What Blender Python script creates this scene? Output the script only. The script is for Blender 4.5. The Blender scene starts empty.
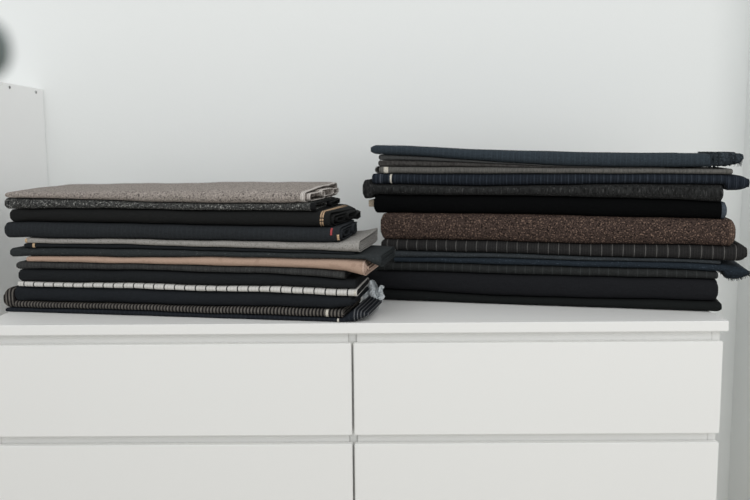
import bpy, bmesh, math, random
import numpy as np
from mathutils import Matrix, Vector

sc = bpy.context.scene
col = bpy.context.collection
PI = math.pi

# ------------------------------------------------------------------ helpers
def lin(c):
    c = c / 255.0
    return c / 12.92 if c <= 0.04045 else ((c + 0.055) / 1.055) ** 2.4

def rgb(r, g, b, k=1.0):
    return (lin(r) * k, lin(g) * k, lin(b) * k, 1.0)

def link(o):
    col.objects.link(o)
    return o

def tag(o, label=None, cat=None, group=None, kind=None):
    if label: o['label'] = label
    if cat: o['category'] = cat
    if group: o['group'] = group
    if kind: o['kind'] = kind
    return o

def mesh_obj(name, verts, faces, mat, parent=None, smooth=True, loc=None, rz=0.0):
    me = bpy.data.meshes.new(name)
    me.from_pydata([tuple(v) for v in verts], [], faces)
    me.update()
    bm = bmesh.new(); bm.from_mesh(me)
    bmesh.ops.recalc_face_normals(bm, faces=bm.faces[:])
    bm.to_mesh(me); bm.free()
    for p in me.polygons: p.use_smooth = smooth
    me.materials.append(mat)
    o = link(bpy.data.objects.new(name, me))
    if parent: o.parent = parent
    if loc is not None: o.location = loc
    o.rotation_euler = (0, 0, rz)
    return o

def box_obj(name, lo, hi, mat, parent=None, bevel=0.001, origin=(0, 0, 0)):
    bm = bmesh.new()
    bmesh.ops.create_cube(bm, size=1.0)
    for v in bm.verts:
        v.co = Vector([lo[i] + (hi[i] - lo[i]) * (v.co[i] + 0.5) - origin[i] for i in range(3)])
    if bevel > 0:
        bmesh.ops.bevel(bm, geom=bm.edges[:], offset=bevel, segments=2, affect='EDGES')
    me = bpy.data.meshes.new(name); bm.to_mesh(me); bm.free()
    me.materials.append(mat)
    o = link(bpy.data.objects.new(name, me))
    if parent: o.parent = parent
    else: o.location = origin
    return o

def empty(name, loc, rz=0.0):
    o = link(bpy.data.objects.new(name, None))
    o.empty_display_size = 0.05
    o.location = loc; o.rotation_euler = (0, 0, rz)
    return o

# ---------------------------------------------------------------- materials
class NT:
    def __init__(self, name):
        self.m = bpy.data.materials.new(name); self.m.use_nodes = True
        self.t = self.m.node_tree; self.n = self.t.nodes
        self.b = self.n['Principled BSDF']
    def new(self, typ, **kw):
        x = self.n.new(typ)
        for k, v in kw.items(): setattr(x, k, v)
        return x
    def l(self, a, b): self.t.links.new(a, b)
    def math(self, op, a, b=None, c=None):
        x = self.new('ShaderNodeMath', operation=op)
        for i, v in enumerate((a, b, c)):
            if v is None: continue
            if isinstance(v, (int, float)): x.inputs[i].default_value = v
            else: self.l(v, x.inputs[i])
        return x.outputs[0]
    def mix(self, f, a, b):
        x = self.new('ShaderNodeMix', data_type='RGBA')
        for s, v in ((x.inputs[0], f), (x.inputs[6], a), (x.inputs[7], b)):
            if isinstance(v, (int, float)): s.default_value = v
            elif isinstance(v, tuple): s.default_value = v
            else: self.l(v, s)
        return x.outputs[2]
    def noise(self, vec, scale, detail=2.0, rough=0.6):
        x = self.new('ShaderNodeTexNoise'); x.inputs['Scale'].default_value = scale
        x.inputs['Detail'].default_value = detail; x.inputs['Roughness'].default_value = rough
        self.l(vec, x.inputs['Vector']); return x.outputs['Fac']

def paint(name, c, rough=0.5, bump=0.0, scale=40, var=0.015):
    k = NT(name)
    tc = k.new('ShaderNodeTexCoord')
    n = k.noise(tc.outputs['Object'], 1.7, 3)
    dark = tuple(x * (1 - var) for x in c[:3]) + (1,)
    k.l(k.mix(n, dark, c), k.b.inputs['Base Color'])
    k.b.inputs['Roughness'].default_value = rough
    k.b.inputs['Specular IOR Level'].default_value = 0.35
    if bump:
        bp = k.new('ShaderNodeBump'); bp.inputs['Strength'].default_value = bump; bp.inputs['Distance'].default_value = 0.002
        k.l(k.noise(tc.outputs['Object'], scale, 4), bp.inputs['Height']); k.l(bp.outputs[0], k.b.inputs['Normal'])
    return k.m

def fabric(name, base, speck=None, grain=380, stretch=(1, 1, 1), contrast=0.16, lines=(), vary=0.25, spec=0.12, sheen=0.0, zlines=()):
    """base colour; speck = [(colour, threshold, scale)] tweed flecks; lines = [(period, width, colour, strength, phase)] stripes across the bolt"""
    k = NT(name)
    tc = k.new('ShaderNodeTexCoord')
    mp = k.new('ShaderNodeMapping'); k.l(tc.outputs['Object'], mp.inputs['Vector'])
    mp.inputs['Scale'].default_value = stretch
    vec = mp.outputs[0]
    # weave-level variation
    n1 = k.noise(vec, grain, 2, 0.7)
    f = k.new('ShaderNodeMapRange'); f.inputs['From Min'].default_value = 0.5 - contrast; f.inputs['From Max'].default_value = 0.5 + contrast
    k.l(n1, f.inputs['Value'])
    lo = tuple(x * (1 - vary) for x in base[:3]) + (1,)
    hi = tuple(min(1, x * (1 + vary)) for x in base[:3]) + (1,)
    c = k.mix(f.outputs[0], lo, hi)
    if speck:
        for i, (sc_, th, s) in enumerate(speck):
            off = k.new('ShaderNodeVectorMath', operation='ADD'); off.inputs[1].default_value = (3.1 * i + 1, 1.7 * i, 0.6)
            k.l(vec, off.inputs[0])
            nn = k.noise(off.outputs[0], s, 1.5, 0.6)
            mr = k.new('ShaderNodeMapRange'); mr.inputs['From Min'].default_value = th; mr.inputs['From Max'].default_value = th + 0.08
            k.l(nn, mr.inputs['Value'])
            c = k.mix(mr.outputs[0], c, sc_)
    sx = k.new('ShaderNodeSeparateXYZ'); k.l(tc.outputs['Object'], sx.inputs[0])
    wob = k.math('MULTIPLY', k.math('SUBTRACT', k.noise(tc.outputs['Object'], 18, 1), 0.5), 0.004)
    for axis, ll in ((0, lines), (2, zlines)):
        for (per, wid, lc, st, ph) in ll:
            x = k.math('ADD', sx.outputs[axis], wob)
            fr = k.math('FRACT', k.math('ADD', k.math('DIVIDE', x, per), ph + 50.0))
            d = k.math('ABSOLUTE', k.math('SUBTRACT', fr, 0.5))
            e = k.new('ShaderNodeMapRange')
            e.inputs['From Min'].default_value = wid / per / 2 * 1.25; e.inputs['From Max'].default_value = wid / per / 2 * 0.75
            k.l(d, e.inputs['Value'])
            brk = k.noise(tc.outputs['Object'], 120, 1)
            g = k.math('MULTIPLY', e.outputs[0], k.math('MULTIPLY', k.math('ADD', brk, 0.45), st))
            g = k.math('MINIMUM', g, 1.0)
            c = k.mix(g, c, lc)
    k.l(c, k.b.inputs['Base Color'])
    k.b.inputs['Roughness'].default_value = 0.9
    k.b.inputs['Specular IOR Level'].default_value = spec
    if sheen:
        k.b.inputs['Sheen Weight'].default_value = sheen; k.b.inputs['Sheen Roughness'].default_value = 0.5
    bp = k.new('ShaderNodeBump'); bp.inputs['Strength'].default_value = 0.35; bp.inputs['Distance'].default_value = 0.0008
    k.l(n1, bp.inputs['Height'])
    b2 = k.new('ShaderNodeBump'); b2.inputs['Strength'].default_value = 0.5; b2.inputs['Distance'].default_value = 0.004
    m2 = k.new('ShaderNodeMapping'); m2.inputs['Scale'].default_value = (0.6, 1, 1.6); k.l(tc.outputs['Object'], m2.inputs['Vector'])
    k.l(k.noise(m2.outputs[0], 38, 2), b2.inputs['Height']); k.l(bp.outputs[0], b2.inputs['Normal'])
    k.l(b2.outputs[0], k.b.inputs['Normal'])
    return k.m

K = 0.92
def C(r, g, b):
    c = rgb(r, g, b, K); y = 0.25 * c[0] + 0.6 * c[1] + 0.15 * c[2]
    return tuple(x + 0.3 * (y - x) for x in c[:3]) + (1.0,)
def F(name, r, g, b, **kw): return fabric(name, C(r, g, b), **kw)

M_white = paint('white_lacquer', rgb(229, 229, 227), 0.42, var=0.01)
M_wall = paint('wall_paint', rgb(233, 235, 234), 0.75, bump=0.12, scale=90, var=0.02)
M_floor = paint('floor_boards', rgb(205, 200, 192), 0.5, var=0.1)
M_board = paint('white_board', rgb(243, 243, 242), 0.5, var=0.008)
M_dark = paint('dark_screw', rgb(70, 70, 70), 0.5)
M_blob = paint('grey_green_enamel', rgb(92, 101, 99), 0.6)
M_steel = paint('painted_steel', rgb(70, 76, 75), 0.5)

# ------------------------------------------------------------- setting
WY = 0.70     # back wall
WX = 1.119     # right wall
def struct(name, lo, hi, mat):
    o = box_obj(name, lo, hi, mat, bevel=0)
    o['kind'] = 'structure'
    return o
struct('floor', (-3.2, -3.4, -0.08), (3.2, WY, 0.0), M_floor)
struct('wall_back', (-3.2, WY, 0.0), (3.2, WY + 0.1, 2.75), M_wall)
struct('wall_right', (WX, 0.55, 0.0), (3.2, WY, 2.75), M_wall)

# ------------------------------------------------------------- chest of drawers
TOP = 0.78
dr = empty('chest_of_drawers', (0, 0.24, 0))
tag(dr, 'wide white chest of drawers carrying two stacks of folded cloth', 'chest of drawers')
def dbox(name, lo, hi, bevel=0.0012):
    return box_obj(name, lo, hi, M_white, dr, bevel, (0, 0.24, 0))
dbox('top_panel', (-0.80, -0.001, 0.7574), (0.80, 0.48, TOP), 0.0015)
dbox('side_panel', (-0.79, 0.020, 0.0), (-0.772, 0.475, 0.7572))
dbox('side_panel', (0.772, 0.020, 0.0), (0.79, 0.475, 0.7572))
dbox('back_panel', (-0.7718, 0.468, 0.05), (0.7718, 0.475, 0.7572), 0.0005)
dbox('center_panel', (-0.009, 0.024, 0.05), (0.009, 0.4675, 0.7572))
dbox('plinth', (-0.7718, 0.03, 0.0), (0.7718, 0.046, 0.078))
zt = 0.7354
for r in range(3):
    za, zb = zt - 0.2225 * r, zt - 0.2225 * r - 0.2025
    for s in (-1, 1):
        xa, xb = (0.0023, 0.79) if s > 0 else (-0.79, -0.0023)
        d = dbox('drawer', (xa, 0.0, zb), (xb, 0.0185, za), 0.0018)
        # the drawer's box behind its front
        me = d.data; bm = bmesh.new(); bm.from_mesh(me)
        def add(lo, hi):
            res = bmesh.ops.create_cube(bm, size=1.0)
            for v in res['verts']:
                v.co = Vector([lo[i] + (hi[i] - lo[i]) * (v.co[i] + 0.5) - (0, 0.24, 0)[i] for i in range(3)])
        ia, ib = (0.014, 0.765) if s > 0 else (-0.765, -0.014)
        add((ia, 0.0185, zb + 0.02), (ia + 0.012, 0.42, za - 0.03))
        add((ib - 0.012, 0.0185, zb + 0.02), (ib, 0.42, za - 0.03))
        add((ia, 0.0185, zb + 0.02), (ib, 0.42, zb + 0.03))
        add((ia, 0.408, zb + 0.02), (ib, 0.42, za - 0.03))
        bm.to_mesh(me); bm.free()
    for s in (-1, 1):
        ra, rb = (0.0092, 0.7718) if s > 0 else (-0.7718, -0.0092)
        dbox('rail', (ra, 0.0195, za - 0.012), (rb, 0.034, za + 0.0216 if r == 0 else za + 0.0215), 0.0004)

# ------------------------------------------------------------- tall cabinet at the left edge
cb = empty('cabinet', (-1.31, 0.45, 0))
tag(cb, 'tall plain white cabinet cut by the left edge, side panel beside the left stack', 'cabinet')
def cbox(name, lo, hi, bevel=0.001, mat=None):
    return box_obj(name, lo, hi, mat or M_board, cb, bevel, (-1.31, 0.45, 0))
CT = 1.3265
cbox('side_panel', (-0.928, 0.20, 0.0), (-0.91, 0.698, CT))
cbox('side_panel', (-1.71, 0.20, 0.0), (-1.692, 0.698, CT))
cbox('top_panel', (-1.6918, 0.201, CT - 0.018), (-0.9282, 0.697, CT))
cbox('back_panel', (-1.6918, 0.690, 0.03), (-0.9282, 0.697, CT - 0.0182), 0.0005)
cbox('base_panel', (-1.6918, 0.201, 0.03), (-0.9282, 0.6898, 0.05))
for zz in (0.36, 0.68, 1.0):
    cbox('shelf', (-1.6918, 0.205, zz), (-0.9282, 0.6898, zz + 0.018))
for (yy, zz) in ((0.477, 1.3160), (0.645, 1.3145)):
    bm = bmesh.new()
    bmesh.ops.create_cone(bm, cap_ends=True, segments=14, radius1=0.0042, radius2=0.0036, depth=0.0016,
                          matrix=Matrix.Translation((-0.9093 + 1.31, yy - 0.45, zz)) @ Matrix.Rotation(PI / 2, 4, 'Y'))
    me = bpy.data.meshes.new('screw_cap'); bm.to_mesh(me); bm.free(); me.materials.append(M_dark)
    o = link(bpy.data.objects.new('screw_cap', me)); o.parent = cb; o['label'] = 'dark screw head'

# ------------------------------------------------------------- bolts of cloth
class Curve:
    """smooth height curve along a stack, with a little of the cloth's own unevenness"""
    def __init__(self, pts, seed, amp=0.0005):
        self.x = np.array([p[0] for p in pts]); self.y = np.array([p[1] for p in pts])
        r = random.Random(seed)
        self.w = [(r.uniform(14, 26), r.uniform(0, 6), amp), (r.uniform(40, 75), r.uniform(0, 6), amp * 0.6)]
    def __call__(self, u):
        u = np.asarray(u, float); s = 0
        for d in (-.05, -.03, -.012, 0.012, .03, .05): s = s + np.interp(u + d, self.x, self.y)
        s = s / 6
        for f, p, a in self.w: s = s + a * np.sin(f * u + p)
        return s

def section(h, D, v0, nf=9, nt=5, nb=6, n=2.6, nose=None):
    """ring of a folded cloth: rounded fold in front, flat, rounded fold at the back"""
    a = nose or min(max(h * 1.45, 0.0028), 0.019)
    pts = []
    for i in range(nf + 1):
        t = -PI / 2 + PI * i / nf
        cx, sx = abs(math.cos(t)), math.sin(t)
        pts.append((v0 + a - a * cx ** (2 / n), h * math.copysign(abs(sx) ** (2 / n), sx)))
    for i in range(1, nt):
        pts.append((v0 + a + (D - 2 * a) * i / nt, h))
    for i in range(nb + 1):
        t = PI / 2 - PI * i / nb
        cx, sx = abs(math.cos(t)), math.sin(t)
        pts.append((v0 + D - a + a * cx ** (2 / n), h * math.copysign(abs(sx) ** (2 / n), sx)))
    for i in range(1, nt):
        pts.append((v0 + D - a - (D - 2 * a) * i / nt, -h))
    return pts

class Stack:
    def __init__(self, origin, ang):
        self.o = Vector(origin); self.ang = ang
        self.M = Matrix.Translation(self.o) @ Matrix.Rotation(ang, 4, 'Z')
    def world(self, u, v, w): return self.M @ Vector((u, v, w))

class Bolt:
    def __init__(self, S, top, bot, u0, u1, D, v0=0.0, gap=0.0006, rl=0.012, rr=0.0, top_x=(), bot_x=(), crown=0.0,
                 skew=0.0, skewl=0.0, seed=1, wob=0.0012, n=2.15, lift=(0.0, 0.0), nb=2.6):
        self.__dict__.update(locals())
        self.corner = 0.0; self.span = None; self.um = (u0 + u1) / 2
        us = np.linspace(u0, u1, 30)
        self.wb = float(np.min(self.B(us)))
        self.org = (self.um, v0 + D / 2, self.wb)
        r = random.Random(seed * 7 + 3)
        self.ph = [(r.uniform(9, 20), r.uniform(0, 6)), (r.uniform(28, 50), r.uniform(0, 6))]
    def _x(self, u, base, ex):
        if not ex: return base
        xs = np.array([e[0] for e in ex]); ys = np.array([e[1] for e in ex])
        d = np.interp(u, xs, ys)
        return base + d
    def T(self, u): return self._x(u, self.top(u), self.top_x) - self.gap / 2
    def B(self, u): return np.maximum(self._x(u, self.bot(u), self.bot_x) + self.gap / 2, 0.0004)
    def ring(self, u, k=0, n=1, t=0.0, inset=0.0, grow=0.0, extra=0.0):
        """points (u,v,w) of loop k of n at station u"""
        T, B = float(self.T(u)), float(self.B(u))
        h = max((T - B) / 2, 0.0004); c = (T + B) / 2
        f = 1.0
        if self.rl > 0 and u - self.u0 < self.rl:
            q = 1 - max(u - self.u0, 0) / self.rl; f *= max(0.25, (1 - q ** 3.0)) ** 0.42
        if self.rr > 0 and self.u1 - u < self.rr:
            q = 1 - max(self.u1 - u, 0) / self.rr; f *= max(0.25, (1 - q ** 3.0)) ** 0.42
        hk = h * f * (1 - k / n) - inset + grow
        hk = max(hk, 0.00025)
        vf = sum(self.wob * math.sin(a * u + b) for a, b in self.ph) * 0.5
        off = (h * f - (h * f * (1 - k / n)))
        v0 = self.v0 + vf + off * 1.1 + inset - grow
        D = self.D - off * 2.4 - 2 * inset + 2 * grow
        if self.span:                                   # a smaller turn of cloth inside the outer one
            sa, sb, hf, dc = self.span
            us_ = self.lift[2] if len(self.lift) > 2 else self.u0
            qu = max(0.0, (u - us_) / (self.u1 - us_))
            lf = (self.lift[0] + (self.lift[1] - self.lift[0]) * qu ** (1.3 if len(self.lift) > 2 else 2)) * (sa + sb) / 2
            hh = h * f + lf / 2
            hk = max(hf * hh - inset + grow, 0.0003); c = c + lf / 2 + dc * hh
            return [(u, v, c + w) for v, w in section(hk, (sb - sa) * self.D - 2 * inset, self.v0 + sa * self.D + vf + inset, n=2.0)]
        e = min(1.0, max(0.0, (u - self.u0) / 0.05)); e = e * e * (3 - 2 * e)     # squarer folds at the closed end
        a = min(max(hk * 1.45, 0.0028), 0.019) * (0.4 + 0.6 * e)
        P = section(hk, max(D, 4 * hk), v0, n=self.n + 0.5 * (1 - e), nose=a)
        out = []
        for (v, w) in P:
            s = min(max((v - self.v0) / self.D, 0), 1)
            cr = self.crown * math.sin(PI * s) * (1 if w > 0 else 0) * (w / hk if w > 0 else 0)
            us_ = self.lift[2] if len(self.lift) > 2 else self.u0
            qu = max(0.0, (u - us_) / (self.u1 - us_))
            if w > 0: cr += (self.lift[0] + (self.lift[1] - self.lift[0]) * qu ** (1.3 if len(self.lift) > 2 else 2)) * s * (w / hk) * (hk / max(h, 1e-5))
            jv = 0.0009 * math.sin(40 * v + 25 * u + self.seed) if self.crown and w > 0 and s > .1 else 0
            out.append((u, v, c + w + cr + jv))
        return out
    def shift(self, p, side):
        # ends that are not square to the length
        return p
    def local(self, p): return (p[0] - self.org[0], p[1] - self.org[1], p[2] - self.org[2])
    def stations(self, a, b, m=46):
        if b - a < 0.1:
            return np.linspace(a, b, m)
        g = np.arange(-0.6, 0.6, 0.01); g = list(g[(g > a + 0.002) & (g < b - 0.002)])
        g += [a, b] + [e[0] for e in list(self.top_x) + list(self.bot_x) if a < e[0] < b]
        for i in range(1, 9):                       # finer steps on the rounded ends
            if self.rl: g.append(self.u0 + self.rl * (i / 9) ** 1.8)
            if self.rr: g.append(self.u1 - self.rr * (i / 9) ** 1.8)
        g = sorted(x for x in g if a <= x <= b)
        return np.array([x for i, x in enumerate(g) if i == 0 or x - g[i - 1] > 2e-4])

def strip_mesh(bolt, V, Fc, k, n, ua, ub, t, closed_l, closed_r, skew=0.0, rag=0.0, m=46, flare=0.0, fl_len=0.05, rnd=None, grow=0.0, wshift=0.0):
    """adds one sleeve of cloth (outer and inner skin, thickness t) between stations ua and ub; t=0 makes it solid"""
    us = bolt.stations(ua, ub, m)
    rings_o, rings_i = [], []
    L = ub - ua
    for u in us:
        q = max(0.0, 1 - (bolt.u1 - u) / fl_len) if flare or wshift else 0
        q = min(q, 1.3)
        ro = bolt.ring(u, k, n, grow=grow + flare * q)
        ri = bolt.ring(u, k, n, inset=t, grow=flare * q) if t > 0 else None
        corner = bolt.corner
        def fix(R, isin):
            out = []
            for j, (x, v, w) in enumerate(R):
                s = (v - bolt.v0) / bolt.D
                g = max(0.0, (u - (bolt.u1 - 0.12)) / 0.12)
                x2 = x + skew * (v - bolt.v0) * g - (corner * g * min(max(s, 0), 1) ** 5)
                if rag and rnd and u >= us[-1] - 1e-9:
                    x2 += rnd.uniform(-rag, rag)
                out.append((x2, v, w + (wshift * q * math.sin(PI * min(max(s, 0), 1) * 1.0 + k) if k else 0)))
            return out
        st = rnd.getstate() if rnd else None
        ro = fix(ro, False)
        if t > 0:
            if rnd: rnd.setstate(st)
            ri = fix(ri, True)
        rings_o.append(ro)
        if t > 0: rings_i.append(ri)
    base = len(V); m_ = len(rings_o[0]); N = len(us)
    for R in rings_o: V.extend(bolt.local(p) for p in R)
    for i in range(N - 1):
        for j in range(m_):
            a = base + i * m_ + j; b = base + i * m_ + (j + 1) % m_
            Fc.append((a, b, b + m_, a + m_))
    if t > 0:
        bi = len(V)
        for R in rings_i: V.extend(bolt.local(p) for p in R)
        for i in range(N - 1):
            for j in range(m_):
                a = bi + i * m_ + j; b = bi + i * m_ + (j + 1) % m_
                Fc.append((a, a + m_, b + m_, b))
        for e in ((0), (N - 1)):
            if e == 0 and closed_l:
                Fc.append(tuple(base + j for j in range(m_)))
                Fc.append(tuple(bi + j for j in range(m_)))
                continue
            for j in range(m_):
                a = base + e * m_ + j; b = base + e * m_ + (j + 1) % m_
                c = bi + e * m_ + (j + 1) % m_; d = bi + e * m_ + j
                Fc.append((a, b, c, d) if e else (a, d, c, b))
    else:
        Fc.append(tuple(base + j for j in range(m_)))
        Fc.append(tuple(base + (N - 1) * m_ + j for j in range(m_)))

def patch_mesh(bolt, V, Fc, ua, ub, j0, j1, th=0.0006, m=4, slant=0.0):
    """a small strip of ribbon or label lying on the fold, ring points j0..j1 (float)"""
    us = np.linspace(ua, ub, m); base = len(V)
    js = np.linspace(j0, j1, 9); nj = len(js)
    for g in (th, 0.00005):
        for u in us:
            R = bolt.ring(u, grow=g)
            for j in js:
                i = int(math.floor(j)); f = j - i
                a, b = R[i % len(R)], R[(i + 1) % len(R)]
                p = [a[q] + (b[q] - a[q]) * f for q in range(3)]
                p[0] += slant * (j - j0)
                V.append(bolt.local(p))
    N = m * nj
    for i in range(m - 1):
        for j in range(nj - 1):
            a = base + i * nj + j
            Fc.append((a, a + 1, a + nj + 1, a + nj))
            Fc.append((a + N, a + nj + N, a + nj + 1 + N, a + 1 + N))
    for i in range(m - 1):
        for j in (0, nj - 1):
            a = base + i * nj + j; Fc.append((a, a + nj, a + nj + N, a + N))
    for j in range(nj - 1):
        for i in (0, m - 1):
            a = base + i * nj + j; Fc.append((a, a + 1, a + 1 + N, a + N))

def tube(V, Fc, pts, r, sides=5):
    base = len(V)
    P = [Vector(p) for p in pts]
    for i, p in enumerate(P):
        d = (P[min(i + 1, len(P) - 1)] - P[max(i - 1, 0)]).normalized()
        a = d.orthogonal().normalized(); b = d.cross(a)
        rr = r * (1 - 0.5 * i / (len(P) - 1))
        for s in range(sides):
            t = 2 * PI * s / sides
            V.append(tuple(p + a * rr * math.cos(t) + b * rr * math.sin(t)))
    for i in range(len(P) - 1):
        for s in range(sides):
            a = base + i * sides + s; b = base + i * sides + (s + 1) % sides
            Fc.append((a, b, b + sides, a + sides))
    Fc.append(tuple(base + s for s in range(sides)))
    Fc.append(tuple(base + (len(P) - 1) * sides + s for s in range(sides)))

def make(S, bolt, mat, label, group, loops=1, sel=None, stagger=0.0, rag=0.0, flare=0.0, fl_len=0.05, wshift=0.0, fill=0.55, patches=(), jit=0.002, name='folded_fabric', solid=False, inner=()):
    """one folded length of cloth. sel = (material, width, gap list) gives the woven edge its own mesh"""
    rnd = random.Random(bolt.seed * 31 + 5)
    loc = S.world(*bolt.org)
    V, Fc, V2, F2 = [], [], [], []
    h = (float(bolt.T(bolt.u1 - 0.01)) - float(bolt.B(bolt.u1 - 0.01))) / 2
    for k in range(loops):
        e = bolt.u1 + stagger * k + (rnd.uniform(-jit, jit) if k else 0)
        t = 0.0 if solid else h / loops * fill
        if sel:
            sm, wd = sel
            strip_mesh(bolt, V, Fc, k, loops, bolt.u0 + 0.004 * k, e - wd, t, True, False, bolt.skew, 0, 46, flare, fl_len, None, 0, wshift)
            strip_mesh(bolt, V2, F2, k, loops, e - wd, e, t, False, False, bolt.skew, rag, 5, flare, fl_len, rnd, 0, wshift)
        else:
            strip_mesh(bolt, V, Fc, k, loops, bolt.u0 + 0.004 * k, e, t, True, False, bolt.skew, rag, 46, flare, fl_len, rnd, 0, wshift)
    for (sa, sb, hf, dc, du) in inner:
        bolt.span = (sa, sb, hf, dc); e = bolt.u1 + du; ti = 0.0011
        wd = sel[1] if sel else 0.0
        strip_mesh(bolt, V, Fc, 0, 1, bolt.u1 - 0.16, e - wd, ti, True, False, bolt.skew, 0, 20)
        if sel and du > 0.0055: strip_mesh(bolt, V2, F2, 0, 1, e - wd, e, ti, False, False, bolt.skew, rag, 5, 0, .05, rnd)
        bolt.span = None
    multi = sel or patches
    if not multi:
        o = mesh_obj(name, V, Fc, mat, None, True, loc, S.ang)
        tag(o, label, 'fabric', group)
        return o
    root = empty(name, loc, S.ang)
    tag(root, label, 'fabric', group)
    mesh_obj('cloth', V, Fc, mat, root)
    if sel:
        o = mesh_obj('selvedge', V2, F2, sel[0], root); o['label'] = sel[0]['note'] if 'note' in sel[0] else 'contrasting woven edge'
    for (pn, pm, plist, pl) in patches:
        Vp, Fp = [], []
        for a in plist: patch_mesh(bolt, Vp, Fp, *a)
        o = mesh_obj(pn, Vp, Fp, pm, root); o['label'] = pl
    return root

def note(m, s):
    m['note'] = s; return m

# ---------------- left stack
SL = Stack((-0.4, 0.0772, TOP), math.radians(-10.39))
I = dict(
 T=[(-0.41, 0.2765), (-0.384, 0.2778), (-0.334, 0.2768), (-0.26, 0.2763), (-0.067, 0.28), (0.073, 0.2813), (0.242, 0.2805), (0.351, 0.2765), (0.41, 0.2745)],
 i1=[(-0.385, 0.2636), (-0.335, 0.2637), (-0.261, 0.2624), (-0.068, 0.2558), (0.072, 0.2521), (0.241, 0.2539), (0.351, 0.2555), (0.409, 0.2557)],
 i2=[(-0.387, 0.2374), (-0.336, 0.2388), (-0.262, 0.2402), (-0.069, 0.2395), (0.071, 0.2379), (0.241, 0.2379), (0.351, 0.2365), (0.409, 0.2356)],
 i3=[(-0.389, 0.2089), (-0.338, 0.2086), (-0.264, 0.2084), (-0.07, 0.2077), (0.07, 0.2041), (0.24, 0.2047), (0.35, 0.2036), (0.409, 0.2032)],
 i4=[(-0.391, 0.1722), (-0.341, 0.1728), (-0.266, 0.1714), (-0.072, 0.1728), (0.069, 0.1713), (0.24, 0.1713), (0.35, 0.1706), (0.408, 0.1746)],
 i5=[(-0.392, 0.1607), (-0.341, 0.1607), (-0.267, 0.1605), (-0.072, 0.1605), (0.069, 0.157), (0.239, 0.1555), (0.35, 0.1536), (0.408, 0.1491)],
 i6=[(-0.393, 0.1491), (-0.342, 0.1499), (-0.267, 0.151), (-0.073, 0.1516), (0.068, 0.1493), (0.239, 0.1486), (0.349, 0.1471), (0.408, 0.1459)],
 i7=[(-0.394, 0.1284), (-0.343, 0.1299), (-0.268, 0.1316), (-0.073, 0.1326), (0.068, 0.136), (0.239, 0.1371), (0.349, 0.1375), (0.408, 0.1364)],
 i8=[(-0.395, 0.1168), (-0.344, 0.1177), (-0.269, 0.1181), (-0.074, 0.1173), (0.067, 0.1161), (0.238, 0.115), (0.349, 0.1128), (0.408, 0.1075)],
 i9=[(-0.396, 0.0994), (-0.345, 0.1004), (-0.27, 0.1018), (-0.075, 0.1034), (0.067, 0.1017), (0.238, 0.1019), (0.349, 0.0945), (0.408, 0.0904)],
 i10=[(-0.398, 0.0714), (-0.347, 0.0714), (-0.272, 0.0708), (-0.076, 0.0736), (0.066, 0.0717), (0.237, 0.074), (0.348, 0.0718), (0.407, 0.0722)],
 i11=[(-0.399, 0.0602), (-0.348, 0.0605), (-0.272, 0.0611), (-0.077, 0.061), (0.065, 0.0601), (0.237, 0.0604), (0.348, 0.0578), (0.407, 0.056)],
 i12=[(-0.401, 0.027), (-0.35, 0.026), (-0.274, 0.025), (-0.078, 0.0258), (0.064, 0.0253), (0.236, 0.0279), (0.348, 0.0273), (0.407, 0.028)],
 i13=[(-0.402, 0.0105), (-0.351, 0.0108), (-0.275, 0.0111), (-0.079, 0.0128), (0.063, 0.0098), (0.236, 0.0107), (0.347, 0.0088), (0.407, 0.0106)],
 Z=[(-0.5, 0.0), (0.5, 0.0)])
LI = {k: Curve(v, i + 1, 0.0005 if k != 'Z' else 0) for i, (k, v) in enumerate(I.items())}
GL = 'folded cloths in the left stack'

gold = note(F('gold_selvedge', 196, 158, 112, lines=((0.0028, 0.0007, C(110, 70, 40), 0.8, 0),)), 'golden woven edge')
cream = F('cream_ribbon', 205, 198, 182)
pale = note(F('pale_selvedge', 196, 188, 180, lines=((0.004, 0.001, C(110, 98, 92), 0.8, 0.2),)), 'pale woven edge')
tan = F('tan_tab', 196, 160, 112)
red = F('red_label', 178, 52, 58)
greysel = note(F('grey_selvedge', 92, 94, 98), 'grey woven edge')

m = F('taupe_tweed', 146, 135, 126, speck=[(C(176, 163, 153), 0.57, 300), (C(92, 84, 79), 0.56, 260)], grain=220, vary=0.25)
b = Bolt(SL, LI['T'], LI['i1'], -0.397, 0.306, 0.33, seed=1, crown=0.003, rl=0.010, skew=0.018, lift=(0.006, 0.0075)); b.corner = 0.012
make(SL, b, m, 'taupe tweed cloth folded on top of the left stack', GL, loops=1, sel=(pale, 0.009), fill=0.12, inner=[(.03, .40, .70, -.1, .010), (.30, .62, .62, .2, .012), (.60, .975, .84, 0.0, .005), (.10, .30, .35, 0, .004), (.68, .90, .42, -.1, .007)])

m = F('grey_melange', 62, 63, 62, speck=[(C(150, 150, 145), 0.57, 330), (C(22, 23, 23), 0.55, 300)], grain=240, vary=0.3)
b = Bolt(SL, LI['i1'], LI['i2'], -0.401, 0.33, 0.29, seed=2, rl=0.009, v0=0.002, skew=-0.02, lift=(0, -0.006, 0.29)); b.corner = 0.014
make(SL, b, m, 'charcoal and white flecked cloth second from the top of the left stack', GL, loops=1, sel=(note(F('black_edge', 20, 21, 23), 'black woven edge'), 0.012), fill=0.2, inner=[(.03, .5, .6, -.2, .004), (.45, .95, .7, .1, .006)])

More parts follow.
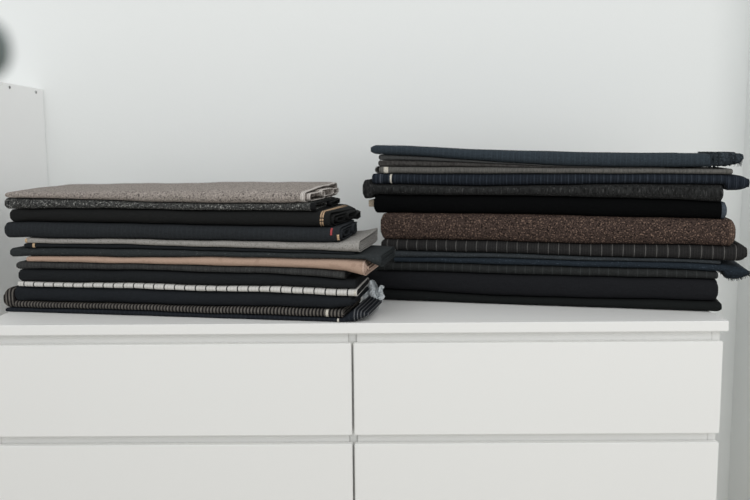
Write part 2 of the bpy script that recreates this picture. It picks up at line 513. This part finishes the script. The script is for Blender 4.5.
m = F('black_wool', 27, 28, 28, vary=0.18)
b = Bolt(SL, LI['i2'], LI['i3'], -0.389, 0.360, 0.27, seed=3, rl=0.007, skew=0.045, v0=0.002, lift=(0, -0.010, 0.335)); b.corner = 0.014
make(SL, b, m, 'black cloth with a golden stripe along its right edge, in the left stack', GL, loops=1, fill=0.14, inner=[(.04, .50, .74, -.08, .006), (.42, .74, .60, .25, .010), (.66, .985, .80, -.05, .013), (.12, .36, .36, -.1, .008)],
     patches=[('edge_stripe', gold, [(0.338, 0.3412, 1.2, 13.5, 0.0006, 4, 0.0003), (0.3426, 0.3458, 1.2, 13.5, 0.0006, 4, 0.0003)], 'golden stripe')])

m = F('slate_wool', 37, 41, 45, vary=0.2, lines=((0.011, 0.002, C(44, 49, 54), 0.5, 0),))
b = Bolt(SL, LI['i3'], LI['i4'], -0.403, 0.382, 0.22, seed=4, rl=0.010, skew=-0.02, v0=-0.002); b.corner = 0.012
make(SL, b, m, 'slate black cloth with a tiny red tag, below the golden striped one', GL, loops=1, fill=0.14, inner=[(.04, .6, .75, -.05, .004), (.55, .98, .72, 0, .008), (.15, .45, .4, 0, .004)],
     patches=[('woven_tag', red, [(0.362, 0.3662, 4.4, 7.4, 0.0008)], 'tiny red tag'), ('paper_tab', tan, [(0.3765, 0.3815, 2.2, 4.6, 0.0007)], 'small tan tab')])

m = F('silver_herringbone', 150, 146, 140, speck=[(C(112, 108, 102), 0.57, 420)], grain=320, vary=0.14)
b = Bolt(SL, LI['i4'], LI['i5'], -0.354, 0.423, 0.27, seed=5, rl=0.004, top_x=((0.385, 0), (0.41, 0.0005), (0.43, 0.001)), lift=(0.0, 0.0055, 0.386)); b.corner = 0.010
make(SL, b, m, 'light grey cloth with an open rolled right end, in the left stack', GL, loops=1, fill=0.13, inner=[(.04, .95, .10, -.62, 0), (.05, .92, .10, -.32, -.001), (.06, .88, .10, 0, -.003), (.08, .82, .10, .32, -.003)],
     patches=[('paper_tab', tan, [(-0.3535, -0.348, 2, 7)], 'small tan tab')])

m = F('ink_lining', 26, 30, 34, vary=0.2)
b = Bolt(SL, LI['i5'], LI['i6'], -0.357, 0.412, 0.25, seed=6, rl=0.006, v0=0.0015)
make(SL, b, m, 'thin ink black cloth right under the light grey one', GL, loops=2,
     patches=[('paper_tab', tan, [(-0.336, -0.330, 1.5, 8)], 'small orange tab')])

m = F('charcoal_flannel', 44, 49, 51, vary=0.22, speck=[(C(84, 88, 88), 0.66, 300)])
b = Bolt(SL, LI['i6'], LI['i7'], -0.392, 0.47, 0.185, seed=7, rl=0.01, v0=-0.001, bot_x=((0.4365, 0), (0.452, -0.010), (0.472, -0.018)))
make(SL, b, m, 'charcoal flannel cloth sticking out furthest right of the left stack', GL, loops=3, rag=0.001)

m = F('rose_beige_wool', 182, 147, 122, vary=0.08, speck=[(C(172, 137, 113), 0.6, 60)])
b = Bolt(SL, LI['i7'], LI['i8'], -0.354, 0.434, 0.20, seed=8, rl=0.004, top_x=((0.40, 0), (0.434, -0.002)), bot_x=((0.393, 0), (0.415, -0.004), (0.434, -0.008)))
make(SL, b, m, 'rose beige cloth, the only pinkish one', GL, loops=4, stagger=0.002, fill=0.5, sel=(note(F('rose_selvedge', 198, 164, 142), 'paler woven edge'), 0.004))

m = F('grey_glen_check', 52, 53, 53, vary=0.25, speck=[(C(78, 78, 76), 0.6, 350)], lines=((0.034, 0.012, C(46, 46, 47), 0.6, 0), (0.0085, 0.001, C(88, 88, 86), 0.5, 0)))
b = Bolt(SL, LI['i8'], LI['i9'], -0.38, 0.391, 0.19, seed=9, skew=-0.04, rl=0.01, v0=0.001, bot_x=((0.30, 0), (0.34, 0.001)))
make(SL, b, m, 'dark grey checked cloth directly under the rose beige one', GL, loops=3)

m = F('ink_wool', 28, 31, 34, vary=0.18)
b = Bolt(SL, LI['i9'], LI['i10'], -0.375, 0.414, 0.19, seed=10, rl=0.007, skew=-0.04)
make(SL, b, m, 'plain ink black cloth resting on the white checked one', GL, loops=4, stagger=0.001)

m = F('white_windowpane', 205, 202, 196, vary=0.08, lines=((0.0245, 0.0026, C(20, 22, 26), 1.6, 0.1), (0.0245, 0.001, C(150, 150, 150), 0.5, 0.45), (0.0245, 0.0008, C(150, 148, 146), 0.8, 0.75)))
b = Bolt(SL, LI['i10'], LI['i11'], -0.378, 0.418, 0.18, seed=11, rl=0.003, v0=-0.001, skew=-0.05)
wroot = make(SL, b, m, 'white cloth with black check lines, low in the left stack', GL, loops=1, fill=0.13, patches=[('woven_tag', cream, [(0.4125, 0.416, 2.5, 6.5)], 'white end strip')])
V, Fc = [], []
strip_mesh(b, V, Fc, 0, 1, b.u0 + 0.02, b.u1 - 0.0003, 0.0, True, True, b.skew, grow=-0.0012)
o = mesh_obj('inner_layer', V, Fc, F('black_inner', 24, 25, 27), wroot); o['label'] = 'black inner layer'

m = F('blue_black_wool', 29, 33, 38, vary=0.18)
b = Bolt(SL, LI['i11'], LI['i12'], -0.387, 0.404, 0.19, seed=12, skew=-0.02, rl=0.007, bot_x=((0.36, 0), (0.40, 0.007)))
make(SL, b, m, 'blue black cloth directly below the white checked one', GL, loops=5, stagger=0.002)

m = F('brown_black_stripe', 30, 27, 27, vary=0.2, lines=((0.0078, 0.0034, C(112, 106, 98), 0.85, 0),))
b = Bolt(SL, LI['i12'], LI['i13'], -0.417, 0.385, 0.20, seed=13, rl=0.014, v0=-0.0015, top_x=((-0.42, 0.022), (-0.402, 0.031), (-0.3915, 0.028), (-0.3885, 0.0)))
make(SL, b, m, 'black and brown striped cloth, second from the bottom of the left stack', GL, loops=2,
     patches=[('woven_tag', cream, [(0.349, 0.3545, 1, 8)], 'cream tag')])

m = F('navy_tick', 27, 32, 40, vary=0.2, lines=((0.011, 0.002, C(48, 55, 64), 0.5, 0),))
b = Bolt(SL, LI['i13'], LI['Z'], -0.414, 0.412, 0.19, seed=14, rl=0.006, gap=0.0008, top_x=((0.386, 0), (0.409, 0.019), (0.45, 0.023)))
make(SL, b, m, 'navy cloth with fanned out right end at the bottom of the left stack', GL, loops=5, sel=(greysel, 0.0022), stagger=0.0068, jit=0.001, fill=0.5,
     patches=[('woven_tag', cream, [(0.374, 0.378, 2, 7)], 'cream tag')])

# ---------------- right stack
SR = Stack((0.4, 0.1862, TOP), math.radians(-13.28))
J = dict(
 T=[(-0.37, 0.3775), (-0.345, 0.3785), (-0.32, 0.3755), (-0.298, 0.3743), (-0.085, 0.3627), (0.073, 0.3577), (0.215, 0.3545), (0.352, 0.3525), (0.47, 0.3521)],
 i1=[(-0.335, 0.3557), (-0.298, 0.3531), (-0.085, 0.338), (0.074, 0.326), (0.216, 0.3238), (0.353, 0.3224), (0.425, 0.3222)],
 i2=[(-0.335, 0.3414), (-0.298, 0.3408), (-0.085, 0.3322), (0.074, 0.3242), (0.216, 0.3223), (0.353, 0.3208), (0.425, 0.3207)],
 i3=[(-0.335, 0.326), (-0.298, 0.3254), (-0.085, 0.3232), (0.074, 0.3221), (0.216, 0.3207), (0.353, 0.3195), (0.425, 0.3194)],
 i4=[(-0.335, 0.3093), (-0.299, 0.3092), (-0.085, 0.3079), (0.074, 0.3094), (0.216, 0.3078), (0.354, 0.3077), (0.426, 0.3066)],
 i5=[(-0.335, 0.2842), (-0.299, 0.2835), (-0.084, 0.2791), (0.075, 0.2842), (0.217, 0.2859), (0.355, 0.2862), (0.427, 0.2848)],
 i6=[(-0.336, 0.2578), (-0.299, 0.258), (-0.084, 0.2575), (0.075, 0.2566), (0.218, 0.2529), (0.356, 0.25), (0.428, 0.2444)],
 i7=[(-0.336, 0.2144), (-0.299, 0.2141), (-0.084, 0.2152), (0.076, 0.2134), (0.219, 0.2112), (0.357, 0.2095), (0.43, 0.2081)],
 i8=[(-0.336, 0.1514), (-0.299, 0.1513), (-0.083, 0.1505), (0.077, 0.1477), (0.221, 0.1488), (0.359, 0.1498), (0.432, 0.1485)],
 i9=[(-0.336, 0.1221), (-0.299, 0.1229), (-0.083, 0.1223), (0.078, 0.1198), (0.222, 0.1181), (0.361, 0.1184), (0.433, 0.1152)],
 i10=[(-0.337, 0.1074), (-0.299, 0.1076), (-0.083, 0.1109), (0.078, 0.1096), (0.222, 0.1101), (0.361, 0.1107), (0.434, 0.1074)],
 i11=[(-0.337, 0.0964), (-0.299, 0.0966), (-0.083, 0.0957), (0.078, 0.0951), (0.222, 0.0952), (0.361, 0.0948), (0.434, 0.0918)],
 i12=[(-0.337, 0.0731), (-0.3, 0.0734), (-0.083, 0.0729), (0.079, 0.0722), (0.223, 0.0734), (0.362, 0.0745), (0.435, 0.0728)],
 i13=[(-0.337, 0.0288), (-0.3, 0.0265), (-0.082, 0.0202), (0.08, 0.0206), (0.224, 0.0227), (0.364, 0.0247), (0.437, 0.0246)],
 Z=[(-0.5, 0.0), (0.5, 0.0)])
RI = {k: Curve(v, i + 41, 0.0004 if k != 'Z' else 0) for i, (k, v) in enumerate(J.items())}
GR = 'folded cloths in the right stack'
DR = 0.235

# 1 teal wool on top with a frayed right end
m1 = F('teal_wool', 42, 53, 62, vary=0.22, lines=((0.0125, 0.0022, C(54, 67, 77), 0.55, 0), (0.0055, 0.001, C(48, 61, 72), 0.6, 0.3)), speck=[(C(52, 65, 76), 0.6, 300)])
b = Bolt(SR, RI['T'], RI['i1'], -0.369, 0.394, DR, seed=21, rl=0.022, v0=-0.004, n=2.3)
r1 = make(SR, b, m1, 'teal blue wool cloth with a frayed right end, on top of the right stack', GR, loops=2, fill=0.7, patches=[('fold_edge', m1, [(-0.30, 0.33, 9.5, 11.5, 0.0010, 30)], 'upper cloth edge')])
be = Bolt(SR, RI['T'], RI['i1'], 0.38, 0.462, DR - 0.03, seed=22, rl=0.0, rr=0.010, v0=0.004, n=2.3,
          top_x=((0.38, 0.0), (0.43, 0.0012), (0.465, 0.0)), bot_x=((0.38, 0.0008), (0.43, 0.001), (0.443, 0.0045), (0.463, 0.011)))
be.org = b.org
V, Fc = [], []
rn = random.Random(4)
strip_mesh(be, V, Fc, 0, 1, 0.3945, 0.462, 0.0, True, True, 0, 0.0, 26)
for i in range(len(V)):
    x, y, z = V[i]
    a = 0.0013
    lump = 0.0016 * math.sin(x * 310) * math.sin(y * 120 + 1)
    V[i] = (x + rn.uniform(-a, a), y + rn.uniform(-a, a) - abs(lump), z + (rn.uniform(-a, a) + max(lump, 0) * 1.3 if z > 0.006 else rn.uniform(0, a)))
o = mesh_obj('frayed_end', V, Fc, F('teal_fray', 43, 52, 60, vary=0.6, grain=200, speck=[(C(74, 84, 92), 0.6, 260)]), r1); o['label'] = 'frayed darker end'
V, Fc = [], []
for rr_, uu in ((0.0032, 0.3955), (0.0030, 0.4045), (0.0018, 0.413), (0.0018, 0.437), (0.0014, 0.447)):      # gathered ridges of loose warp
    P = []
    for q, p in enumerate(be.ring(uu)[:15]):
        P.append(be.local((p[0] + rn.uniform(-.0012, .0012), p[1] - 0.002, p[2] + (0.0016 if q > 7 else 0.0006))))
    tube(V, Fc, P, rr_, 6)
for i in range(130):                                   # loose threads
    ring = be.ring(rn.uniform(0.446, 0.457)); p = ring[rn.randrange(len(ring))]
    if rn.random() < .65: p = be.ring(0.455)[rn.randrange(0, 12)]
    q0 = be.local(p); d = Vector((rn.uniform(.2, 1), rn.uniform(-.6, .3), rn.uniform(-1, .15))).normalized()
    L = rn.uniform(.003, .008)
    tube(V, Fc, [q0, Vector(q0) + d * L * .5, Vector(q0) + d * L + Vector((0, 0, -.0015))], 0.0004, 4)
for i in range(5):
    q0 = be.local((0.4455 + 0.003 * i, 0.006, 0.334)); tube(V, Fc, [q0, (q0[0] + .002, q0[1] - .002, q0[2] - .006), (q0[0] + rn.uniform(-.004, .006), q0[1] - .002, q0[2] - .011)], 0.0006, 4)
o = mesh_obj('loose_threads', V, Fc, F('teal_thread', 40, 48, 55), r1); tag(o, 'loose frayed threads', kind='stuff')

# 2 grey cloths
m2 = F('mid_grey_plain', 72, 73, 73, vary=0.2, stretch=(1, 1, 0.4))
b = Bolt(SR, RI['i1'], RI['i2'], -0.352, 0.30, DR - 0.01, seed=23, rl=0.006, v0=0.008, bot_x=((0.02, 0), (0.07, -0.0002)))
make(SR, b, m2, 'thin plain grey cloth wedged under the teal top cloth', GR, loops=2)
m2 = F('warm_grey_stripe', 92, 90, 86, vary=0.28, stretch=(1, 1, 0.25), grain=300, lines=((0.009, 0.0015, C(112, 110, 104), 0.5, 0),))
b = Bolt(SR, RI['i2'], RI['i4'], -0.357, 0.442, DR - 0.01, seed=24, rl=0.006, rr=0.004, v0=0.0, gap=0.0005)
loc = SR.world(*b.org)
root = empty('folded_fabric', loc, SR.ang)
tag(root, 'warm grey cloth folded double, cream tag at its left end, in the right stack', 'fabric', GR)
for nm, tt, bb, u0_, mm in (('upper_fold', RI['i2'], RI['i3'], -0.353, F('zigzag_grey', 66, 63, 61, vary=0.4, stretch=(1, 1, 0.5), grain=210)), ('lower_fold', RI['i3'], RI['i4'], -0.350, m2)):
    c = Bolt(SR, tt, bb, u0_, 0.442 if nm == 'lower_fold' else 0.40, DR - 0.01, seed=25, rl=0.006, rr=0.004, v0=0.006 if nm == 'upper_fold' else 0.0, gap=0.0005); c.org = b.org
    V, Fc = [], []; strip_mesh(c, V, Fc, 0, 1, c.u0, c.u1, 0, True, True)
    o = mesh_obj(nm, V, Fc, mm, root); o['label'] = 'darker reverse side' if nm == 'upper_fold' else 'warm grey face'
V, Fc = [], []                                          # the turn joining both folds at the left end
P = []
for i in range(11):
    t = PI / 2 + PI * i / 10
    P.append((-0.3525 + 0.009 * math.cos(t), 0.318 + 0.0085 * math.sin(t)))
for (x, z) in P:
    for v in (0.006, 0.21):
        V.append((x - b.org[0], v - b.org[1], z - b.org[2]))
for (x, z) in P:
    for v in (0.006, 0.21):
        V.append(((x + .0015) - b.org[0], v - b.org[1], z - b.org[2]))
nP = len(P)
for i in range(nP - 1):
    a = 2 * i; Fc += [(a, a + 1, a + 3, a + 2), (a + 2 * nP, a + 2 + 2 * nP, a + 3 + 2 * nP, a + 1 + 2 * nP), (a, a + 2, a + 2 + 2 * nP, a + 2 * nP), (a + 1, a + 1 + 2 * nP, a + 3 + 2 * nP, a + 3)]
Fc += [(0, 2 * nP, 2 * nP + 1, 1), (2 * nP - 2, 2 * nP - 1, 4 * nP - 1, 4 * nP - 2)]
mesh_obj('turned_edge', V, Fc, m2, root)
V, Fc = [], []; patch_mesh(c, V, Fc, -0.3385, -0.3275, 1.6, 7.4, 0.0006)
o = mesh_obj('woven_tag', V, Fc, cream, root); o['label'] = 'cream tag'

# 3 navy pinstripe
m = F('navy_pinstripe', 23, 31, 41, vary=0.22, lines=((0.0155, 0.0018, C(62, 71, 84), 0.6, 0), (0.0078, 0.0012, C(44, 52, 66), 0.7, 0.4)))
b = Bolt(SR, RI['i4'], RI['i5'], -0.367, 0.476, DR, seed=26, rl=0.005, rr=0.034, v0=-0.003, bot_x=((0.426, 0), (0.434, -0.014), (0.48, -0.014)), top_x=((0.42, 0), (0.48, -0.002)))
make(SR, b, m, 'navy pinstriped cloth with a drooping right end and a cream edge stripe', GR, solid=True,
     patches=[('edge_stripe', cream, [(-0.323, -0.3185, 1.2, 7.8, 0.0005)], 'cream stripe'), ('edge_band', F('pale_blue_grey', 74, 80, 92), [(-0.348, -0.3445, 1.2, 7.8, 0.0005)], 'pale grey stripe')])

# 4 charcoal tweed
m = F('charcoal_streak', 35, 36, 36, vary=0.6, stretch=(1, 1, 0.2), grain=260, speck=[(C(66, 66, 66), 0.6, 300)])
b = Bolt(SR, RI['i5'], RI['i6'], -0.390, 0.424, DR, seed=27, rl=0.009, rr=0.006, v0=-0.004, top_x=((-0.39, 0.011), (-0.375, 0.010), (-0.3685, 0)), bot_x=((-0.39, -0.010), (-0.371, -0.009), (-0.3645, 0)))
make(SR, b, m, 'charcoal streaky tweed cloth poking out furthest left of the right stack', GR, solid=True)

# 5 deep black
m = F('deep_black_velvet', 7, 8, 9, vary=0.2, spec=0.05)
b = Bolt(SR, RI['i6'], RI['i7'], -0.363, 0.433, DR, seed=28, rl=0.010, rr=0.004, v0=-0.001)
be5 = F('blue_grey_edge', 66, 76, 88, vary=0.3)
r5 = make(SR, b, m, 'deep black cloth lying on the brown tweed one', GR, solid=True, sel=(note(be5, 'blue grey end'), 0.0105))
o = None
V, Fc = [], []
tb = [(-0.3795, 0.012, 0.2285), (-0.358, 0.06, 0.2445)]
bx = bmesh.new(); bmesh.ops.create_cube(bx, size=1)
for v in bx.verts: v.co = Vector([tb[0][i] + (tb[1][i] - tb[0][i]) * (v.co[i] + .5) - b.org[i] for i in range(3)])
bmesh.ops.bevel(bx, geom=bx.edges[:], offset=0.0012, segments=2, affect='EDGES')
me = bpy.data.meshes.new('paper_tab'); bx.to_mesh(me); bx.free(); me.materials.append(F('kraft_card', 186, 166, 138))
o = link(bpy.data.objects.new('paper_tab', me)); o.parent = r5; o['label'] = 'beige card tab'

# 6 brown tweed
m = F('brown_tweed', 66, 50, 43, vary=0.35, grain=250, speck=[(C(132, 102, 82), 0.57, 300), (C(28, 21, 18), 0.55, 280)])
b = Bolt(SR, RI['i7'], RI['i8'], -0.346, 0.452, DR, seed=29, rl=0.012, rr=0.012, v0=-0.004, n=2.3)
make(SR, b, m, 'thick brown tweed cloth in the middle of the right stack', GR, solid=True, sel=(note(F('brown_edge', 84, 64, 52, vary=0.3, grain=250, speck=[(C(128, 100, 82), 0.55, 300)], lines=((0.005, 0.0012, C(60, 45, 38), 0.8, 0),)), 'paler ribbed end'), 0.014))

# 7 brown-grey with chalk stripes
m = F('chalk_stripe', 37, 36, 36, vary=0.25, lines=((0.0238, 0.0017, C(104, 102, 99), 0.75, 0.15), (0.006, 0.001, C(56, 54, 53), 0.5, 0)))
b = Bolt(SR, RI['i8'], RI['i9'], -0.345, 0.478, DR, seed=30, rl=0.01, rr=0.024, v0=-0.003, top_x=((0.4525, 0), (0.460, 0.006), (0.48, 0.006)))
make(SR, b, m, 'dark grey cloth with white chalk stripes below the brown tweed', GR, solid=True)

# 8a, 8b thin blue cloths, the lower one fringed
m = F('grey_blue_wool', 48, 54, 58, vary=0.3, speck=[(C(70, 78, 84), 0.6, 260)])
b = Bolt(SR, RI['i9'], RI['i10'], -0.318, 0.425, DR - 0.01, seed=31, rl=0.008, rr=0.005, v0=0.0)
make(SR, b, m, 'thin grey blue cloth just below the white chalk stripes', GR, solid=True)
m = F('teal_navy_wool', 30, 41, 51, vary=0.3, speck=[(C(62, 76, 90), 0.63, 240)])
b = Bolt(SR, RI['i10'], RI['i11'], -0.315, 0.484, DR, seed=32, rl=0.006, rr=0.03, v0=-0.002,
         top_x=((0.43, 0), (0.46, -0.003), (0.485, -0.009)), bot_x=((0.432, 0), (0.440, -0.017), (0.46, -0.018), (0.485, -0.010)))
root = make(SR, b, m, 'navy teal cloth with a fringed drooping right end', GR, solid=True)
V, Fc = [], []
for i in range(150):
    u = rn.uniform(0.436, 0.481); R = b.ring(u); p = R[rn.randrange(0, 6)] if rn.random() < .6 else R[rn.randrange(len(R) - 5, len(R))]
    q0 = Vector(b.local(p)); L = rn.uniform(.003, .0065)
    d = Vector((rn.uniform(-.2, .6), rn.uniform(-.3, .2), -1)).normalized()
    tube(V, Fc, [q0 - d * .001, q0 + d * L * .5, q0 + d * L + Vector((rn.uniform(-.001, .001), 0, 0))], 0.0006, 4)
for i in range(40):
    R = b.ring(0.4815); q0 = Vector(b.local(R[rn.randrange(0, 10)])); d = Vector((1, rn.uniform(-.2, .2), rn.uniform(-.5, .1)))
    tube(V, Fc, [q0, q0 + d * .003, q0 + d * rn.uniform(.005, .008)], 0.0005, 4)
o = mesh_obj('fringe', V, Fc, F('fringe_thread', 30, 37, 43), root); tag(o, 'short dark fringe', kind='stuff')

# 9 dark grey-green, 10 black, 11 bottom
m = F('dark_sage_wool', 39, 41, 41, vary=0.25, lines=((0.021, 0.0018, C(62, 66, 66), 0.7, 0),), stretch=(1, 1, 0.5))
b = Bolt(SR, RI['i11'], RI['i12'], -0.362, 0.421, DR, seed=33, rl=0.01, rr=0.004, v0=0.0)
make(SR, b, m, 'dark sage grey cloth third from the bottom of the right stack', GR, solid=True)
m = F('black_navy_wool', 26, 27, 31, vary=0.16)
b = Bolt(SR, RI['i12'], RI['i13'], -0.383, 0.422, DR, seed=34, rl=0.008, rr=0.008, v0=-0.002, n=2.4)
make(SR, b, m, 'thick blue black cloth second from the bottom of the right stack', GR, solid=True)
m = F('black_green_wool', 22, 25, 25, vary=0.16)
b = Bolt(SR, RI['i13'], RI['Z'], -0.366, 0.431, DR, seed=35, rl=0.008, rr=0.012, v0=0.0, gap=0.0008)
make(SR, b, m, 'greenish black cloth lying on the chest at the bottom of the right stack', GR, solid=True)

# ---------------- crumpled plastic between the stacks
k = NT('cloudy_plastic')
tc = k.new('ShaderNodeTexCoord'); n_ = k.noise(tc.outputs['Object'], 140, 3)
k.l(k.mix(n_, rgb(176, 184, 188), rgb(230, 234, 236)), k.b.inputs['Base Color'])
k.b.inputs['Roughness'].default_value = 0.3; k.b.inputs['Alpha'].default_value = 0.98
rn = random.Random(11)
nx, nz = 18, 14
V, Fc = [], []
loc = SR.world(-0.355, -0.022, 0)
hgt = [0.050 + 0.008 * math.sin(i * 0.9) * (0.5 if i < 10 else 1) - (0.016 if i > 12 else 0) for i in range(nx)]
for side in (0, 1):
    for i in range(nx):
        for j in range(nz):
            s, t = i / (nx - 1), j / (nz - 1)
            x = -0.035 + 0.055 * s + 0.003 * math.sin(t * 9 + i)
            z = 0.0005 + hgt[i] * t
            y = -0.004 - 0.012 * (1 - t) * math.sin(s * 3) + 0.004 * math.sin(s * 17 + t * 5) + 0.003 * math.sin(t * 19 + s * 7) + rn.uniform(-.0012, .0012) * (1 - side)
            if side: 
                q = V[i * nz + j]; V.append((q[0], q[1] + 0.0012, q[2])); continue
            V.append((x, y, z))
N = nx * nz
for i in range(nx - 1):
    for j in range(nz - 1):
        a = i * nz + j
        Fc += [(a, a + nz, a + nz + 1, a + 1), (a + N, a + 1 + N, a + nz + 1 + N, a + nz + N)]
for i in range(nx - 1):
    for j in (0, nz - 1):
        a = i * nz + j; Fc.append((a, a + nz, a + nz + N, a + N))
for j in range(nz - 1):
    for i in (0, nx - 1):
        a = i * nz + j; Fc.append((a, a + 1, a + 1 + N, a + N))
o = mesh_obj('plastic_wrap', V, Fc, k.m, None, False, loc, SR.ang)
tag(o, 'crumpled cloudy grey plastic wrap tucked between the two stacks', 'plastic wrap')

# ---------------- camera
cam_pos = Vector((0.0615, -1.7323, 1.1466))
yaw, pitch, roll, fpx = 0.0066, -0.1206, -0.0077, 829.46
f = Vector((-math.sin(yaw) * math.cos(pitch), math.cos(yaw) * math.cos(pitch), math.sin(pitch)))
r = Vector((math.cos(yaw), math.sin(yaw), 0)); u = r.cross(f)
r2 = r * math.cos(roll) + u * math.sin(roll); u2 = u * math.cos(roll) - r * math.sin(roll)
cd = bpy.data.cameras.new('camera'); cd.sensor_width = 36; cd.lens = fpx / 750 * 36
cd.clip_start = 0.02
cd.dof.use_dof = True; cd.dof.focus_distance = 1.84; cd.dof.aperture_fstop = 2.4
cam = link(bpy.data.objects.new('camera', cd))
cam.matrix_world = Matrix(((r2.x, u2.x, -f.x, cam_pos.x), (r2.y, u2.y, -f.y, cam_pos.y), (r2.z, u2.z, -f.z, cam_pos.z), (0, 0, 0, 1)))
sc.camera = cam

# ---------------- unidentified dark shape close to the camera, given an invented head and stand
HX, HY, HZ = -0.1635, -1.221, 1.209
LX = HX - 0.13
lp = empty('blurred_shape', (LX, HY, 0))
tag(lp, 'dark grey rounded shape, unidentified, blurred, at the upper left edge above the cabinet', 'unidentified object')
def lathe(name, prof, mat, parent, seg=40, axis='Z', off=(0, 0, 0)):
    V, Fc = [], []
    for (rr, z) in prof:
        for q in range(seg):
            x, y = rr * math.cos(2 * PI * q / seg), rr * math.sin(2 * PI * q / seg)
            V.append((x + off[0], y + off[1], z + off[2]) if axis == 'Z' else (z + off[0], x + off[1], y + off[2]))
    for i in range(len(prof) - 1):
        for q in range(seg):
            a = i * seg + q; b_ = i * seg + (q + 1) % seg
            Fc.append((a, b_, b_ + seg, a + seg))
    return mesh_obj(name, V, Fc, mat, parent)
R_ = 0.0195
prof = [(0.0004, -0.16), (0.012, -0.16), (0.0165, -0.152), (0.0165, -0.10), (R_, -0.085)]
prof += [(R_ * math.cos(PI / 2 * i / 10) ** 0.7 + 0.0003, -0.02 + 0.02 * math.sin(PI / 2 * i / 10)) for i in range(11)]
lathe('shape_head', prof, M_blob, lp, axis='X', off=(HX - LX, 0, HZ))
lathe('pole', [(0.0005, 0.02), (0.007, 0.02), (0.007, HZ - 0.015), (0.0005, HZ - 0.015)], M_steel, lp)
lathe('base', [(0.0005, 0.0), (0.11, 0.0), (0.11, 0.012), (0.02, 0.022), (0.0005, 0.022)], M_steel, lp)

# ---------------- light
w = bpy.data.worlds.new('World'); sc.world = w; w.use_nodes = True
bg = w.node_tree.nodes['Background']; bg.inputs[0].default_value = (0.975, 0.995, 1.0, 1); bg.inputs[1].default_value = 0.86
def area(name, loc, target, sx, sy, e, c):
    l = bpy.data.lights.new(name, 'AREA'); l.shape = 'RECTANGLE'; l.size = sx; l.size_y = sy; l.energy = e; l.color = c
    o = link(bpy.data.objects.new(name, l)); o.location = loc
    o.rotation_euler = (Vector(target) - Vector(loc)).to_track_quat('-Z', 'Y').to_euler()
    return o
area('window_light', (1.9, -2.4, 1.6), (-0.3, 0.4, 0.95), 2.2, 2.0, 21, (1.0, 0.995, 0.985))
area('overhead_fill', (-0.3, -1.6, 2.65), (-0.1, 0.5, 0.9), 2.4, 1.6, 20, (1.0, 0.995, 0.985))  # added fill from above, lifts the wall between the stacks and the chest top

sc.cycles.max_bounces = 16; sc.cycles.diffuse_bounces = 10
vs = sc.view_settings
vs.view_transform = 'Standard'; vs.look = 'None'; vs.gamma = 1; vs.exposure = -0.16; vs.use_curve_mapping = False
